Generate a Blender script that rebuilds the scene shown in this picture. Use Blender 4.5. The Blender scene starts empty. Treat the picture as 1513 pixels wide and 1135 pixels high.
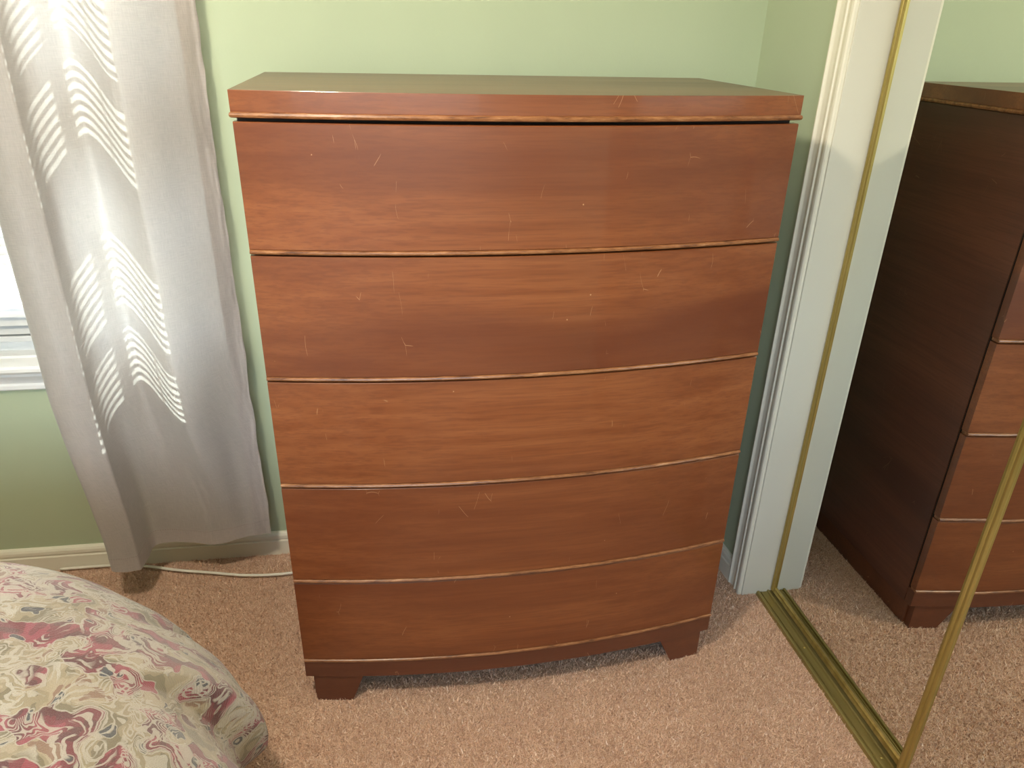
import bpy, bmesh, math, random
import numpy as np
from mathutils import Vector, Matrix, noise as mnoise

random.seed(7)
rng = np.random.default_rng(7)
SC = bpy.context.scene
COL = SC.collection

# ------------------------------------------------------------------ camera
FPX = 1097.56
YAW, PITCH, ROLL = 0.18440, 0.44787, 0.02522
cam_d = bpy.data.cameras.new('camera')
cam_d.sensor_width = 36.0
cam_d.lens = FPX / 1513.0 * 36.0
cam_d.clip_start = 0.02
cam = bpy.data.objects.new('camera', cam_d)
COL.objects.link(cam)
fw = Vector((math.sin(YAW) * math.cos(PITCH), math.cos(YAW) * math.cos(PITCH), -math.sin(PITCH)))
rt = Vector((math.cos(YAW), -math.sin(YAW), 0.0))
up = rt.cross(fw)
R_ = rt * math.cos(ROLL) + up * math.sin(ROLL)
U_ = up * math.cos(ROLL) - rt * math.sin(ROLL)
M = Matrix((R_, U_, -fw)).transposed().to_4x4()
M.translation = Vector((0.26123, -1.74658, 1.33030))
cam.matrix_world = M
SC.camera = cam

# ------------------------------------------------------------------ light and exposure
SC.view_settings.view_transform = 'Standard'
SC.view_settings.look = 'None'
SC.view_settings.gamma = 1.0
SC.view_settings.use_curve_mapping = False
SC.view_settings.exposure = 0.30

SUN_EL_SLOPE = 1.2     # drop per metre travelled into the room
SUN_AZ = -0.05         # sideways drift per metre travelled into the room
SUN_STRENGTH = 44.0
SKY_STRENGTH = 2.6
LAMP_POWER = 43.0
FILL_POWER = 14.0

world = bpy.data.worlds.new('world')
SC.world = world
world.use_nodes = True
wn = world.node_tree
wn.nodes.clear()
w_out = wn.nodes.new('ShaderNodeOutputWorld')
w_bg = wn.nodes.new('ShaderNodeBackground')
w_sky = wn.nodes.new('ShaderNodeTexSky')
w_sky.sky_type = 'NISHITA'
w_sky.sun_disc = False
w_sky.sun_elevation = math.radians(50)
w_sky.sun_rotation = math.radians(-2.4)
w_sky.air_density = 1.0
w_sky.dust_density = 2.5
w_bg.inputs['Strength'].default_value = SKY_STRENGTH
w_hs = wn.nodes.new('ShaderNodeHueSaturation')   # hazy, whitish sky
w_hs.inputs['Saturation'].default_value = 0.6
wn.links.new(w_sky.outputs[0], w_hs.inputs['Color'])
wn.links.new(w_hs.outputs[0], w_bg.inputs[0])
wn.links.new(w_bg.outputs[0], w_out.inputs[0])

sun_d = bpy.data.lights.new('sun', 'SUN')
sun_d.energy = SUN_STRENGTH
sun_d.angle = math.radians(0.55)
sun_d.color = (1.0, 0.95, 0.86)
sun = bpy.data.objects.new('sun', sun_d)
COL.objects.link(sun)
sun.rotation_euler = Vector((SUN_AZ, -1.0, -SUN_EL_SLOPE)).to_track_quat('-Z', 'Y').to_euler()

# sampling portal in the window opening (guides sky light, emits nothing itself)
por_d = bpy.data.lights.new('window_portal', 'AREA')
por_d.shape = 'RECTANGLE'
por_d.size, por_d.size_y = 0.74, 1.46
por_d.cycles.is_portal = True
por = bpy.data.objects.new('window_portal', por_d)
COL.objects.link(por)
por.location = (-0.50, 0.20, 1.31)
por.rotation_euler = Vector((0, -1, 0)).to_track_quat('-Z', 'Y').to_euler()
por2_d = por_d.copy()
por2_d.size, por2_d.size_y = 1.7, 1.1
por2 = bpy.data.objects.new('window_portal', por2_d)
COL.objects.link(por2)
por2.location = (-0.25, -3.72, 1.45)  # portal for the added fill window
por2.rotation_euler = Vector((0, 1, 0)).to_track_quat('-Z', 'Y').to_euler()

# ------------------------------------------------------------------ constants of the room
BW = -0.0264           # the back wall runs slightly askew: y = BW * x
CEIL = 2.42
XL, YF = -2.5, -3.6    # left wall, wall behind the camera
ZF = -0.004            # carpet backing


def wb(x, off, z):
    """point at distance off in front of the back wall"""
    return (x, BW * x - off, z)


def wall_x(y):
    """room face of the right wall"""
    if y > -0.30:
        return 1.1345 + (y + 0.03) * (1.150 - 1.1345) / (-0.27)
    return 1.150


# ------------------------------------------------------------------ node helpers
def new_mat(name):
    m = bpy.data.materials.new(name)
    m.use_nodes = True
    nt = m.node_tree
    bsdf = nt.nodes['Principled BSDF']
    return m, nt, bsdf


class G:
    """terse node graph builder"""

    def __init__(self, nt):
        self.nt = nt

    def n(self, t, **kw):
        nd = self.nt.nodes.new(t)
        for k, v in kw.items():
            setattr(nd, k, v)
        return nd

    def put(self, sock, v):
        if isinstance(v, bpy.types.NodeSocket):
            self.nt.links.new(v, sock)
        elif v is not None:
            sock.default_value = v

    def coord(self, which='Object'):
        return self.n('ShaderNodeTexCoord').outputs[which]

    def mapping(self, v, scale=(1, 1, 1), loc=(0, 0, 0), rot=(0, 0, 0)):
        m = self.n('ShaderNodeMapping')
        self.put(m.inputs['Vector'], v)
        m.inputs['Scale'].default_value = scale
        m.inputs['Location'].default_value = loc
        m.inputs['Rotation'].default_value = rot
        return m.outputs[0]

    def noise(self, v, scale, detail=2.0, rough=0.5, dist=0.0, out='Fac'):
        t = self.n('ShaderNodeTexNoise')
        self.put(t.inputs['Vector'], v)
        t.inputs['Scale'].default_value = scale
        t.inputs['Detail'].default_value = detail
        t.inputs['Roughness'].default_value = rough
        t.inputs['Distortion'].default_value = dist
        return t.outputs[out]

    def vor(self, v, scale, feature='F1', out='Distance', rnd=1.0):
        t = self.n('ShaderNodeTexVoronoi', feature=feature)
        self.put(t.inputs['Vector'], v)
        t.inputs['Scale'].default_value = scale
        t.inputs['Randomness'].default_value = rnd
        return t.outputs[out]

    def math(self, op, a, b=None, c=None, clamp=False):
        t = self.n('ShaderNodeMath', operation=op, use_clamp=clamp)
        self.put(t.inputs[0], a)
        if b is not None:
            self.put(t.inputs[1], b)
        if c is not None:
            self.put(t.inputs[2], c)
        return t.outputs[0]

    def vmath(self, op, a, b=None, out=0):
        t = self.n('ShaderNodeVectorMath', operation=op)
        self.put(t.inputs[0], a)
        if b is not None:
            self.put(t.inputs[1], b)
        return t.outputs[out]

    def ramp(self, f, stops, interp='LINEAR'):
        t = self.n('ShaderNodeValToRGB')
        self.put(t.inputs[0], f)
        cr = t.color_ramp
        cr.interpolation = interp
        while len(cr.elements) < len(stops):
            cr.elements.new(0.5)
        for e, (p, c) in zip(cr.elements, stops):
            e.position = p
            e.color = (c, c, c, 1) if not isinstance(c, tuple) else (*c, 1)
        return t.outputs[0]

    def mix(self, f, a, b, blend='MIX'):
        t = self.n('ShaderNodeMix', data_type='RGBA', blend_type=blend)
        self.put(t.inputs[0], f)
        for s, v in ((t.inputs[6], a), (t.inputs[7], b)):
            if isinstance(v, tuple):
                v = (*v, 1) if len(v) == 3 else v
            self.put(s, v)
        return t.outputs[2]

    def bump(self, h, strength=0.2, dist=0.01):
        t = self.n('ShaderNodeBump')
        self.put(t.inputs['Height'], h)
        t.inputs['Strength'].default_value = strength
        t.inputs['Distance'].default_value = dist
        return t.outputs[0]

    def rand(self):
        return self.n('ShaderNodeObjectInfo').outputs['Random']


# ------------------------------------------------------------------ materials
def mat_paint(name, col, rough=0.6, bump=0.05, spec=0.4):
    m, nt, b = new_mat(name)
    g = G(nt)
    c = g.coord()
    n = g.noise(c, 3.0, 3)
    g.put(b.inputs['Base Color'], g.mix(g.ramp(n, [(0.3, 0.0), (0.7, 1.0)]), tuple(v * 0.97 for v in col), tuple(min(1, v * 1.03) for v in col)))
    b.inputs['Roughness'].default_value = rough
    b.inputs['Specular IOR Level'].default_value = spec
    if bump:
        g.put(b.inputs['Normal'], g.bump(g.noise(c, 180.0, 2), bump, 0.002))
    return m


M_WALL = mat_paint('sage_wall_paint', (0.45, 0.52, 0.352), 0.55, 0.08)
M_CEIL = mat_paint('ceiling_paint', (0.80, 0.78, 0.72), 0.8, 0.1)
M_TRIM = mat_paint('cream_trim_paint', (0.81, 0.77, 0.64), 0.35, 0.02)
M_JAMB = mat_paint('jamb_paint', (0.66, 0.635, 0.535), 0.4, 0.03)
M_WINDOW = mat_paint('white_window_paint', (0.84, 0.84, 0.82), 0.35, 0.01)
M_PLASTIC = mat_paint('white_cable_plastic', (0.82, 0.78, 0.68), 0.4, 0.0)
M_DARK = mat_paint('dark_interior', (0.03, 0.02, 0.015), 0.8, 0.0)


def mat_wood(name, c_light, c_mid, c_dark, grain_axis='X', gloss=0.36, coat=0.7, scratch=1.0, coat_rough=0.07):
    m, nt, b = new_mat(name)
    g = G(nt)
    co = g.coord()
    # every piece gets a slice of its own of the grain
    r = g.rand()
    sh = g.n('ShaderNodeCombineXYZ')
    g.put(sh.inputs[0], g.math('MULTIPLY', r, 7.3))
    g.put(sh.inputs[1], g.math('MULTIPLY', r, 3.1))
    g.put(sh.inputs[2], g.math('MULTIPLY', r, 11.7))
    p = g.vmath('ADD', co, sh.outputs[0])
    if grain_axis == 'Z':
        sc1, sc2, sc3 = (60, 60, 1.6), (260, 260, 9), (6, 6, 0.6)
    elif grain_axis == 'Y':
        sc1, sc2, sc3 = (60, 1.6, 60), (260, 9, 260), (6, 0.6, 6)
    else:
        sc1, sc2, sc3 = (1.6, 60, 60), (9, 260, 260), (0.6, 5, 6)
    wob = g.noise(p, 2.5, 3, out='Color')
    pw = g.vmath('ADD', p, g.vmath('MULTIPLY', wob, (0.0, 0.012, 0.012) if grain_axis == 'X' else (0.012, 0.012, 0.012)))
    n1 = g.noise(g.mapping(pw, sc1), 1.0, 5, 0.6)
    n2 = g.noise(g.mapping(p, sc2), 1.0, 3, 0.6)
    n3 = g.noise(g.mapping(pw, sc3), 1.0, 3, 0.55)
    base = g.mix(g.ramp(n1, [(0.32, 0.0), (0.68, 1.0)]), c_mid, c_light)
    base = g.mix(g.ramp(n3, [(0.36, 0.85), (0.62, 0.0)]), base, c_dark)
    base = g.mix(g.math('MULTIPLY', g.ramp(n2, [(0.40, 1.0), (0.52, 0.0)]), 0.30), base, c_dark)
    # worn flecks and scratches
    if scratch:
        fl = g.vor(p, 26.0)
        pick = g.vor(p, 26.0, out='Color')
        sep = g.n('ShaderNodeSeparateColor')
        g.put(sep.inputs[0], pick)
        fleck = g.math('MULTIPLY', g.math('LESS_THAN', fl, 0.035), g.math('GREATER_THAN', sep.outputs[0], 0.90))
        scr = None
        for k, (rot, sx, seed) in enumerate((((0.2, 0.35, 0.15), 7.0, 1.7), ((0.1, -0.5, 0.4), 9.0, 5.2))):
            q = g.mapping(g.vmath('ADD', p, g.vmath('MULTIPLY', g.noise(p, 9.0, 1, out='Color'), (0.06, 0.06, 0.06))), (sx * 3, sx * 3, sx * 0.7), (seed, seed * 2, seed), rot)
            e = g.vor(q, 1.0, 'DISTANCE_TO_EDGE')
            line = g.math('LESS_THAN', e, 0.0045)
            gate = g.ramp(g.noise(p, 14.0 + 5 * k, 1), [(0.685, 0.0), (0.71, 1.0)])
            s = g.math('MULTIPLY', line, gate)
            scr = s if scr is None else g.math('MAXIMUM', scr, s)
        wear = g.math('MULTIPLY', g.math('MAXIMUM', fleck, g.math('MULTIPLY', scr, 0.75)), 0.6 * scratch)
        base = g.mix(wear, base, (0.62, 0.36, 0.19))
    g.put(b.inputs['Base Color'], base)
    g.put(b.inputs['Roughness'], g.math('ADD', g.math('MULTIPLY', n1, 0.12), gloss))
    b.inputs['Coat Weight'].default_value = coat
    g.put(b.inputs['Coat Roughness'], g.math('ADD', g.math('MULTIPLY', g.noise(p, 5.0, 3), 0.08), coat_rough))
    g.put(b.inputs['Normal'], g.bump(n2, 0.06, 0.0006))
    return m


W_L, W_M, W_D = (0.300, 0.094, 0.027), (0.218, 0.058, 0.0145), (0.132, 0.030, 0.009)
M_WOOD = mat_wood('red_mahogany_veneer', W_L, W_M, W_D)
M_WOODTOP = mat_wood('worn_mahogany_top', (0.23, 0.135, 0.07), (0.175, 0.098, 0.05), (0.09, 0.042, 0.02), coat=0.35, gloss=0.4, coat_rough=0.2, scratch=0.5)
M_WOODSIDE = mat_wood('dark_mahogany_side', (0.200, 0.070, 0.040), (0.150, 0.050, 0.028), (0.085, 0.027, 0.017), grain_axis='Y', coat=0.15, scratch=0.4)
M_BASE = mat_wood('base_mahogany', (0.215, 0.064, 0.024), (0.165, 0.046, 0.018), (0.09, 0.024, 0.011), scratch=1.6)


def mat_bead():
    m, nt, b = new_mat('worn_gilded_bead')
    g = G(nt)
    p = g.coord()
    n = g.noise(g.mapping(p, (25, 120, 120)), 1.0, 4, 0.7)
    c = g.ramp(n, [(0.30, (0.09, 0.030, 0.012)), (0.45, (0.24, 0.092, 0.034)), (0.62, (0.36, 0.155, 0.062)), (0.78, (0.60, 0.36, 0.20))])
    g.put(b.inputs['Base Color'], c)
    b.inputs['Roughness'].default_value = 0.32
    g.put(b.inputs['Normal'], g.bump(n, 0.25, 0.001))
    return m


M_BEAD = mat_bead()


def mat_brass(name, a, c, rough, axis):
    m, nt, b = new_mat(name)
    g = G(nt)
    p = g.coord()
    n = g.noise(g.mapping(p, axis), 1.0, 4, 0.6)
    g.put(b.inputs['Base Color'], g.mix(g.ramp(n, [(0.35, 0.0), (0.65, 1.0)]), a, c))
    b.inputs['Metallic'].default_value = 0.65
    g.put(b.inputs['Roughness'], g.math('ADD', g.math('MULTIPLY', n, 0.2), rough))
    return m


M_BRASS = mat_brass('brass_frame', (0.36, 0.27, 0.075), (0.52, 0.40, 0.13), 0.22, (60, 60, 3))
M_TRACK = mat_brass('dull_brass_track', (0.29, 0.235, 0.085), (0.42, 0.345, 0.13), 0.28, (40, 3, 40))


def mat_mirror():
    m, nt, b = new_mat('mirror_silvering')
    g = G(nt)
    n = g.noise(g.coord(), 2.0, 2)
    b.inputs['Metallic'].default_value = 1.0
    g.put(b.inputs['Base Color'], g.mix(n, (0.80, 0.825, 0.79), (0.83, 0.85, 0.815)))
    b.inputs['Roughness'].default_value = 0.0
    return m


M_MIRROR = mat_mirror()


def mat_glass():
    m, nt, b = new_mat('window_glass')
    g = G(nt)
    out = nt.nodes['Material Output']
    tr = g.n('ShaderNodeBsdfTransparent')
    tr.inputs[0].default_value = (0.96, 0.98, 0.97, 1)
    gl = g.n('ShaderNodeBsdfGlossy')
    gl.inputs['Roughness'].default_value = 0.02
    lw = g.n('ShaderNodeLayerWeight')
    lw.inputs[0].default_value = 0.25
    mx = g.n('ShaderNodeMixShader')
    g.put(mx.inputs[0], g.math('MULTIPLY', lw.outputs['Fresnel'], 0.5))
    g.put(mx.inputs[1], tr.outputs[0])
    g.put(mx.inputs[2], gl.outputs[0])
    g.put(out.inputs[0], mx.outputs[0])
    return m


M_GLASS = mat_glass()


def mat_curtain(name, col, trans=0.42, sheer=0.05):
    m, nt, b = new_mat(name)
    g = G(nt)
    out = nt.nodes['Material Output']
    uv = g.coord('UV')
    # slubby weave: threads along u and along v
    th = g.noise(g.mapping(uv, (40, 700, 1)), 1.0, 2, 0.6)
    tv = g.noise(g.mapping(uv, (700, 40, 1)), 1.0, 2, 0.6)
    w = g.math('MULTIPLY', g.math('ADD', th, tv), 0.5)
    c = g.mix(g.ramp(w, [(0.38, 0.0), (0.62, 1.0)]), tuple(v * 0.90 for v in col), tuple(min(1, v * 1.08) for v in col))
    big = g.noise(g.mapping(uv, (7, 4, 1)), 1.0, 3, 0.6, 0.6)
    nrm = g.bump(g.math('ADD', g.math('MULTIPLY', w, 0.35), g.math('MULTIPLY', big, 2.2)), 0.35, 0.006)
    g.put(b.inputs['Base Color'], c)
    b.inputs['Roughness'].default_value = 0.5
    b.inputs['Sheen Weight'].default_value = 0.25
    g.put(b.inputs['Normal'], nrm)
    tl = g.n('ShaderNodeBsdfTranslucent')
    g.put(tl.inputs[0], g.mix(0.6, c, (0.70, 0.80, 0.79)))
    tp = g.n('ShaderNodeBsdfTransparent')
    m1 = g.n('ShaderNodeMixShader')
    m1.inputs[0].default_value = trans
    g.put(m1.inputs[1], b.outputs[0])
    g.put(m1.inputs[2], tl.outputs[0])
    m2 = g.n('ShaderNodeMixShader')
    g.put(m2.inputs[0], g.math('MULTIPLY', g.ramp(w, [(0.35, 1.0), (0.65, 0.3)]), sheer))
    g.put(m2.inputs[1], m1.outputs[0])
    g.put(m2.inputs[2], tp.outputs[0])
    g.put(out.inputs[0], m2.outputs[0])
    return m


M_CURTAIN = mat_curtain('taupe_curtain_cloth', (0.44, 0.392, 0.362), 0.18, 0.012)
M_HEM = mat_curtain('taupe_curtain_hem', (0.46, 0.408, 0.378), 0.10, 0.0)
M_THREAD = mat_paint('hem_thread', (0.30, 0.25, 0.22), 0.7, 0.0)


def mat_slat():
    m, nt, b = new_mat('white_blind_slat')
    g = G(nt)
    n = g.noise(g.coord(), 20.0, 2)
    g.put(b.inputs['Base Color'], g.mix(n, (0.62, 0.63, 0.625), (0.66, 0.67, 0.665)))
    b.inputs['Roughness'].default_value = 0.4
    return m


M_SLAT = mat_slat()


def mat_carpet(name, tuft):
    m, nt, b = new_mat(name)
    g = G(nt)
    if tuft:
        at = g.n('ShaderNodeAttribute', attribute_name='tone')
        f = at.outputs['Fac']
    else:
        f = g.noise(g.coord(), 420.0, 2, 0.7)
        f = g.ramp(f, [(0.30, 0.0), (0.70, 1.0)])
    big = g.noise(g.coord(), 5.0, 4, 0.6)
    c = g.ramp(f, [(0.0, (0.36, 0.208, 0.135)), (0.35, (0.66, 0.42, 0.292)), (0.7, (0.83, 0.565, 0.405)), (1.0, (0.93, 0.74, 0.59))])
    c = g.mix(g.math('MULTIPLY', g.ramp(big, [(0.35, 1.0), (0.65, 0.0)]), 0.30), c, (0.58, 0.36, 0.245))
    g.put(b.inputs['Base Color'], c)
    b.inputs['Roughness'].default_value = 0.95
    b.inputs['Specular IOR Level'].default_value = 0.1
    b.inputs['Sheen Weight'].default_value = 0.15
    if not tuft:
        g.put(b.inputs['Normal'], g.bump(f, 0.6, 0.004))
    return m


M_CARPET = mat_carpet('carpet_backing', False)
M_PILE = mat_carpet('carpet_tuft', True)


def mat_tapestry():
    m, nt, b = new_mat('floral_tapestry')
    g = G(nt)
    uv = g.mapping(g.coord('UV'), (1.9, 1.9, 1.9))
    def swirl(scale, amp, seed):
        nz = g.noise(g.vmath('ADD', uv, (seed, seed * 1.7, 0.0)), scale, 2, 0.5, out='Color')
        return g.vmath('MULTIPLY', g.vmath('SUBTRACT', nz, (0.5, 0.5, 0.5)), (amp, amp, 0.0))
    p = g.vmath('ADD', uv, g.vmath('ADD', swirl(5.5, 0.16, 0.0), swirl(19.0, 0.035, 4.0)))
    # patches of dyed ground
    n1 = g.noise(g.mapping(p, loc=(1.7, 6.2, 0)), 9.5, 1, 0.4)
    n2 = g.noise(g.mapping(p, loc=(3.3, 1.7, 0)), 12.0, 2, 0.5)
    n3 = g.noise(g.mapping(p, loc=(9.1, 4.4, 0)), 16.0, 1, 0.5)
    n4 = g.noise(g.mapping(p, loc=(5.5, 8.2, 0)), 15.0, 1, 0.4)
    col = g.ramp(n2, [(0.30, (0.20, 0.165, 0.095)), (0.43, (0.34, 0.275, 0.17)), (0.52, (0.43, 0.35, 0.235)), (0.60, (0.27, 0.155, 0.10))], 'CONSTANT')
    wine = g.ramp(n3, [(0.3, (0.10, 0.008, 0.018)), (0.44, (0.18, 0.014, 0.032)), (0.55, (0.31, 0.040, 0.070))], 'CONSTANT')
    col = g.mix(g.ramp(n1, [(0.507, 0.0), (0.515, 1.0)]), col, wine)
    col = g.mix(g.ramp(n4, [(0.665, 0.0), (0.675, 1.0)]), col, (0.040, 0.045, 0.060))
    # scrolling cream strands that follow the patch outlines in parallel
    l1 = g.math('SINE', g.math('MULTIPLY', n1, 120.0))
    m1 = g.ramp(g.noise(g.mapping(p, loc=(7.7, 2.2, 0)), 7.0, 1, 0.4), [(0.52, 0.0), (0.54, 1.0)])
    s1 = g.math('MULTIPLY', g.ramp(l1, [(0.25, 0.0), (0.50, 1.0)]), m1)
    l2 = g.math('SINE', g.math('MULTIPLY', n4, 95.0))
    m2 = g.ramp(g.noise(g.mapping(p, loc=(2.4, 9.9, 0)), 8.0, 1, 0.4), [(0.53, 0.0), (0.55, 1.0)])
    s2 = g.math('MULTIPLY', g.ramp(l2, [(0.10, 0.0), (0.40, 1.0)]), m2)
    # scalloped petals: rings around scattered centres
    q = g.mapping(p, loc=(0.3, 0.8, 0))
    ring = g.math('SINE', g.math('MULTIPLY', g.vor(q, 9.0), 34.0))
    m3 = g.ramp(g.noise(g.mapping(p, loc=(4.9, 0.4, 0)), 6.0, 1, 0.4), [(0.55, 0.0), (0.57, 1.0)])
    s3 = g.math('MULTIPLY', g.ramp(ring, [(0.35, 0.0), (0.60, 1.0)]), m3)
    e1 = g.ramp(g.math('ABSOLUTE', g.math('SUBTRACT', n1, 0.510)), [(0.006, 1.0), (0.011, 0.0)])
    e2 = g.ramp(g.math('ABSOLUTE', g.math('SUBTRACT', n4, 0.655)), [(0.006, 1.0), (0.012, 0.0)])
    blot = g.ramp(g.noise(g.mapping(p, loc=(6.1, 3.1, 0)), 13.0, 2, 0.5), [(0.66, 0.0), (0.68, 1.0)])
    cream = g.math('MAXIMUM', g.math('MAXIMUM', s1, s2), g.math('MAXIMUM', g.math('MAXIMUM', e1, e2), g.math('MAXIMUM', s3, blot)))
    thread = g.noise(g.mapping(uv, (260, 900, 1)), 1.0, 2, 0.6)
    col = g.mix(g.math('MULTIPLY', cream, 0.85), col, (0.53, 0.48, 0.40))
    col = g.mix(g.ramp(thread, [(0.35, 0.45), (0.6, 0.0)]), col, (0.20, 0.16, 0.11))
    g.put(b.inputs['Base Color'], col)
    b.inputs['Roughness'].default_value = 0.85
    b.inputs['Sheen Weight'].default_value = 0.5
    b.inputs['Sheen Roughness'].default_value = 0.5
    wv = g.n('ShaderNodeTexWave', wave_type='BANDS', bands_direction='Y')
    g.put(wv.inputs['Vector'], uv)
    wv.inputs['Scale'].default_value = 75.0
    h = g.math('ADD', g.math('MULTIPLY', cream, 1.0), g.math('ADD', g.math('MULTIPLY', wv.outputs['Fac'], 0.25), g.math('MULTIPLY', thread, 0.6)))
    g.put(b.inputs['Normal'], g.bump(h, 0.55, 0.003))
    return m


M_TAP = mat_tapestry()
M_SHEET = mat_paint('mattress_ticking', (0.55, 0.5, 0.42), 0.8, 0.1)
M_RODMETAL = mat_brass('bronze_rod', (0.10, 0.07, 0.05), (0.14, 0.10, 0.07), 0.35, (5, 60, 60))


def mat_lampglass():
    m, nt, b = new_mat('lamp_glass')
    g = G(nt)
    out = nt.nodes['Material Output']
    b.inputs['Base Color'].default_value = (0.9, 0.88, 0.82, 1)
    b.inputs['Emission Color'].default_value = (1.0, 0.85, 0.62, 1)
    g.put(b.inputs['Emission Strength'], g.math('ADD', g.math('MULTIPLY', g.noise(g.coord(), 8.0, 2), 0.4), 2.0))
    tp = g.n('ShaderNodeBsdfTransparent')
    mx = g.n('ShaderNodeMixShader')
    mx.inputs[0].default_value = 0.8
    g.put(mx.inputs[1], b.outputs[0])
    g.put(mx.inputs[2], tp.outputs[0])
    g.put(out.inputs[0], mx.outputs[0])
    return m


M_LAMPGLASS = mat_lampglass()


# ------------------------------------------------------------------ object helpers
def link(name, me, mat, parent=None, smooth=False):
    o = bpy.data.objects.new(name, me)
    COL.objects.link(o)
    if mat is not None:
        me.materials.append(mat)
    if parent is not None:
        o.parent = parent
    if smooth:
        me.polygons.foreach_set('use_smooth', [True] * len(me.polygons))
    return o


def mesh(name, verts, faces, mat, parent=None, smooth=False, recalc=True, bevel=0.0, seg=2, uv=None):
    """verts are in world coordinates unless the parent sits elsewhere"""
    me = bpy.data.meshes.new(name)
    if parent is not None and parent.type == 'EMPTY':
        off = parent.location
        verts = [(v[0] - off[0], v[1] - off[1], v[2] - off[2]) for v in verts]
    me.from_pydata([tuple(v) for v in verts], [], faces)
    if uv is not None:
        lay = me.uv_layers.new(name='UVMap')
        idx = np.empty(len(me.loops), dtype=np.int32)
        me.loops.foreach_get('vertex_index', idx)
        lay.data.foreach_set('uv', np.asarray(uv, dtype=np.float32)[idx].ravel())
    if recalc or bevel:
        bm = bmesh.new()
        bm.from_mesh(me)
        bmesh.ops.recalc_face_normals(bm, faces=bm.faces)
        if bevel:
            ed = [e for e in bm.edges if len(e.link_faces) == 2 and e.calc_face_angle(0) > 0.6]
            bmesh.ops.bevel(bm, geom=ed, offset=bevel, segments=seg, affect='EDGES', profile=0.5, clamp_overlap=True)
        bm.to_mesh(me)
        bm.free()
    return link(name, me, mat, parent, smooth)


def empty(name, loc, label=None, cat=None, group=None):
    o = bpy.data.objects.new(name, None)
    o.empty_display_size = 0.05
    o.location = loc
    COL.objects.link(o)
    tag(o, label, cat, group)
    return o


def tag(o, label=None, cat=None, group=None, kind=None):
    if label:
        o['label'] = label
    if cat:
        o['category'] = cat
    if group:
        o['group'] = group
    if kind:
        o['kind'] = kind
    return o


BOXF = [(0, 1, 3, 2), (4, 6, 7, 5), (0, 4, 5, 1), (2, 3, 7, 6), (0, 2, 6, 4), (1, 5, 7, 3)]


def boxv(x0, x1, y0, y1, z0, z1, f=None):
    v = [(x, y, z) for x in (x0, x1) for y in (y0, y1) for z in (z0, z1)]
    return [f(*p) for p in v] if f else v


def boxes(name, lst, mat, parent=None, f=None, bevel=0.0):
    vs, fs = [], []
    for b in lst:
        n = len(vs)
        vs += boxv(*b, f=f)
        fs += [tuple(i + n for i in q) for q in BOXF]
    return mesh(name, vs, fs, mat, parent, bevel=bevel)


def sweep(name, path, prof_fn, mat, parent=None, smooth=False, closed_prof=True, bevel=0.0):
    """sections given per path index by prof_fn(i) -> list of 3D points; ends capped"""
    vs, fs = [], []
    secs = [prof_fn(i) for i in range(len(path))]
    k = len(secs[0])
    for s in secs:
        vs += s
    rngk = range(k if closed_prof else k - 1)
    for i in range(len(path) - 1):
        for j in rngk:
            a, b = i * k + j, i * k + (j + 1) % k
            fs.append((a, b, b + k, a + k))
    if closed_prof:
        fs.append(tuple(range(k - 1, -1, -1)))
        fs.append(tuple(range((len(path) - 1) * k, len(path) * k)))
    return mesh(name, vs, fs, mat, parent, smooth=smooth, bevel=bevel)


def tube(name, pts, r, mat, parent=None, n=10):
    P = [Vector(p) for p in pts]

    def sec(i):
        t = (P[min(i + 1, len(P) - 1)] - P[max(i - 1, 0)]).normalized()
        a = Vector((0, 0, 1)) if abs(t.z) < 0.9 else Vector((1, 0, 0))
        u = t.cross(a).normalized()
        w = u.cross(t)
        return [tuple(P[i] + (u * math.cos(2 * math.pi * j / n) + w * math.sin(2 * math.pi * j / n)) * r) for j in range(n)]
    return sweep(name, P, sec, mat, parent, smooth=True)


def extrude_profile(name, prof, a, b, mat, parent=None, smooth=False):
    """prof: list of functions t->(x,y,z)? here: list of 2D points mapped by a(p), b(p) at the two ends"""
    k = len(prof)
    vs = [a(p) for p in prof] + [b(p) for p in prof]
    fs = [(j, (j + 1) % k, (j + 1) % k + k, j + k) for j in range(k)]
    fs += [tuple(range(k - 1, -1, -1)), tuple(range(k, 2 * k))]
    return mesh(name, vs, fs, mat, parent, smooth=smooth)


def smoothstep(a, b, x):
    t = max(0.0, min(1.0, (x - a) / (b - a)))
    return t * t * (3 - 2 * t)


# ================================================================== STRUCTURE
# floor
fl = boxes('floor', [(XL - 0.1, 1.9, YF - 0.1, 0.2, ZF - 0.1, ZF)], M_CARPET)
tag(fl, kind='structure')
ce = boxes('ceiling', [(XL - 0.1, 1.9, YF - 0.1, 0.2, CEIL, CEIL + 0.1)], M_CEIL)
tag(ce, kind='structure')

# window opening in the back wall
WX0, WX1, WZ0, WZ1 = -0.86, -0.140, 0.600, 2.02
WT = 0.12
bw_ = boxes('wall_back', [
    (XL - 0.1, WX0, -WT, 0.0, ZF, CEIL),
    (WX1, 1.9, -WT, 0.0, ZF, CEIL),
    (WX0, WX1, -WT, 0.0, ZF, WZ0),
    (WX0, WX1, -WT, 0.0, WZ1, CEIL)], M_WALL, f=wb)
tag(bw_, kind='structure')
tag(boxes('wall_left', [(XL - 0.1, XL, YF, 0.1, ZF, CEIL)], M_WALL), kind='structure')
VX0, VX1, VZ0, VZ1 = -1.10, 0.60, 0.90, 2.00  # opening for the added fill window
tag(boxes('wall_front', [(XL - 0.1, VX0, YF - 0.1, YF, ZF, CEIL), (VX1, 1.9, YF - 0.1, YF, ZF, CEIL),
                         (VX0, VX1, YF - 0.1, YF, ZF, VZ0), (VX0, VX1, YF - 0.1, YF, VZ1, CEIL)], M_WALL), kind='structure')

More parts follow.
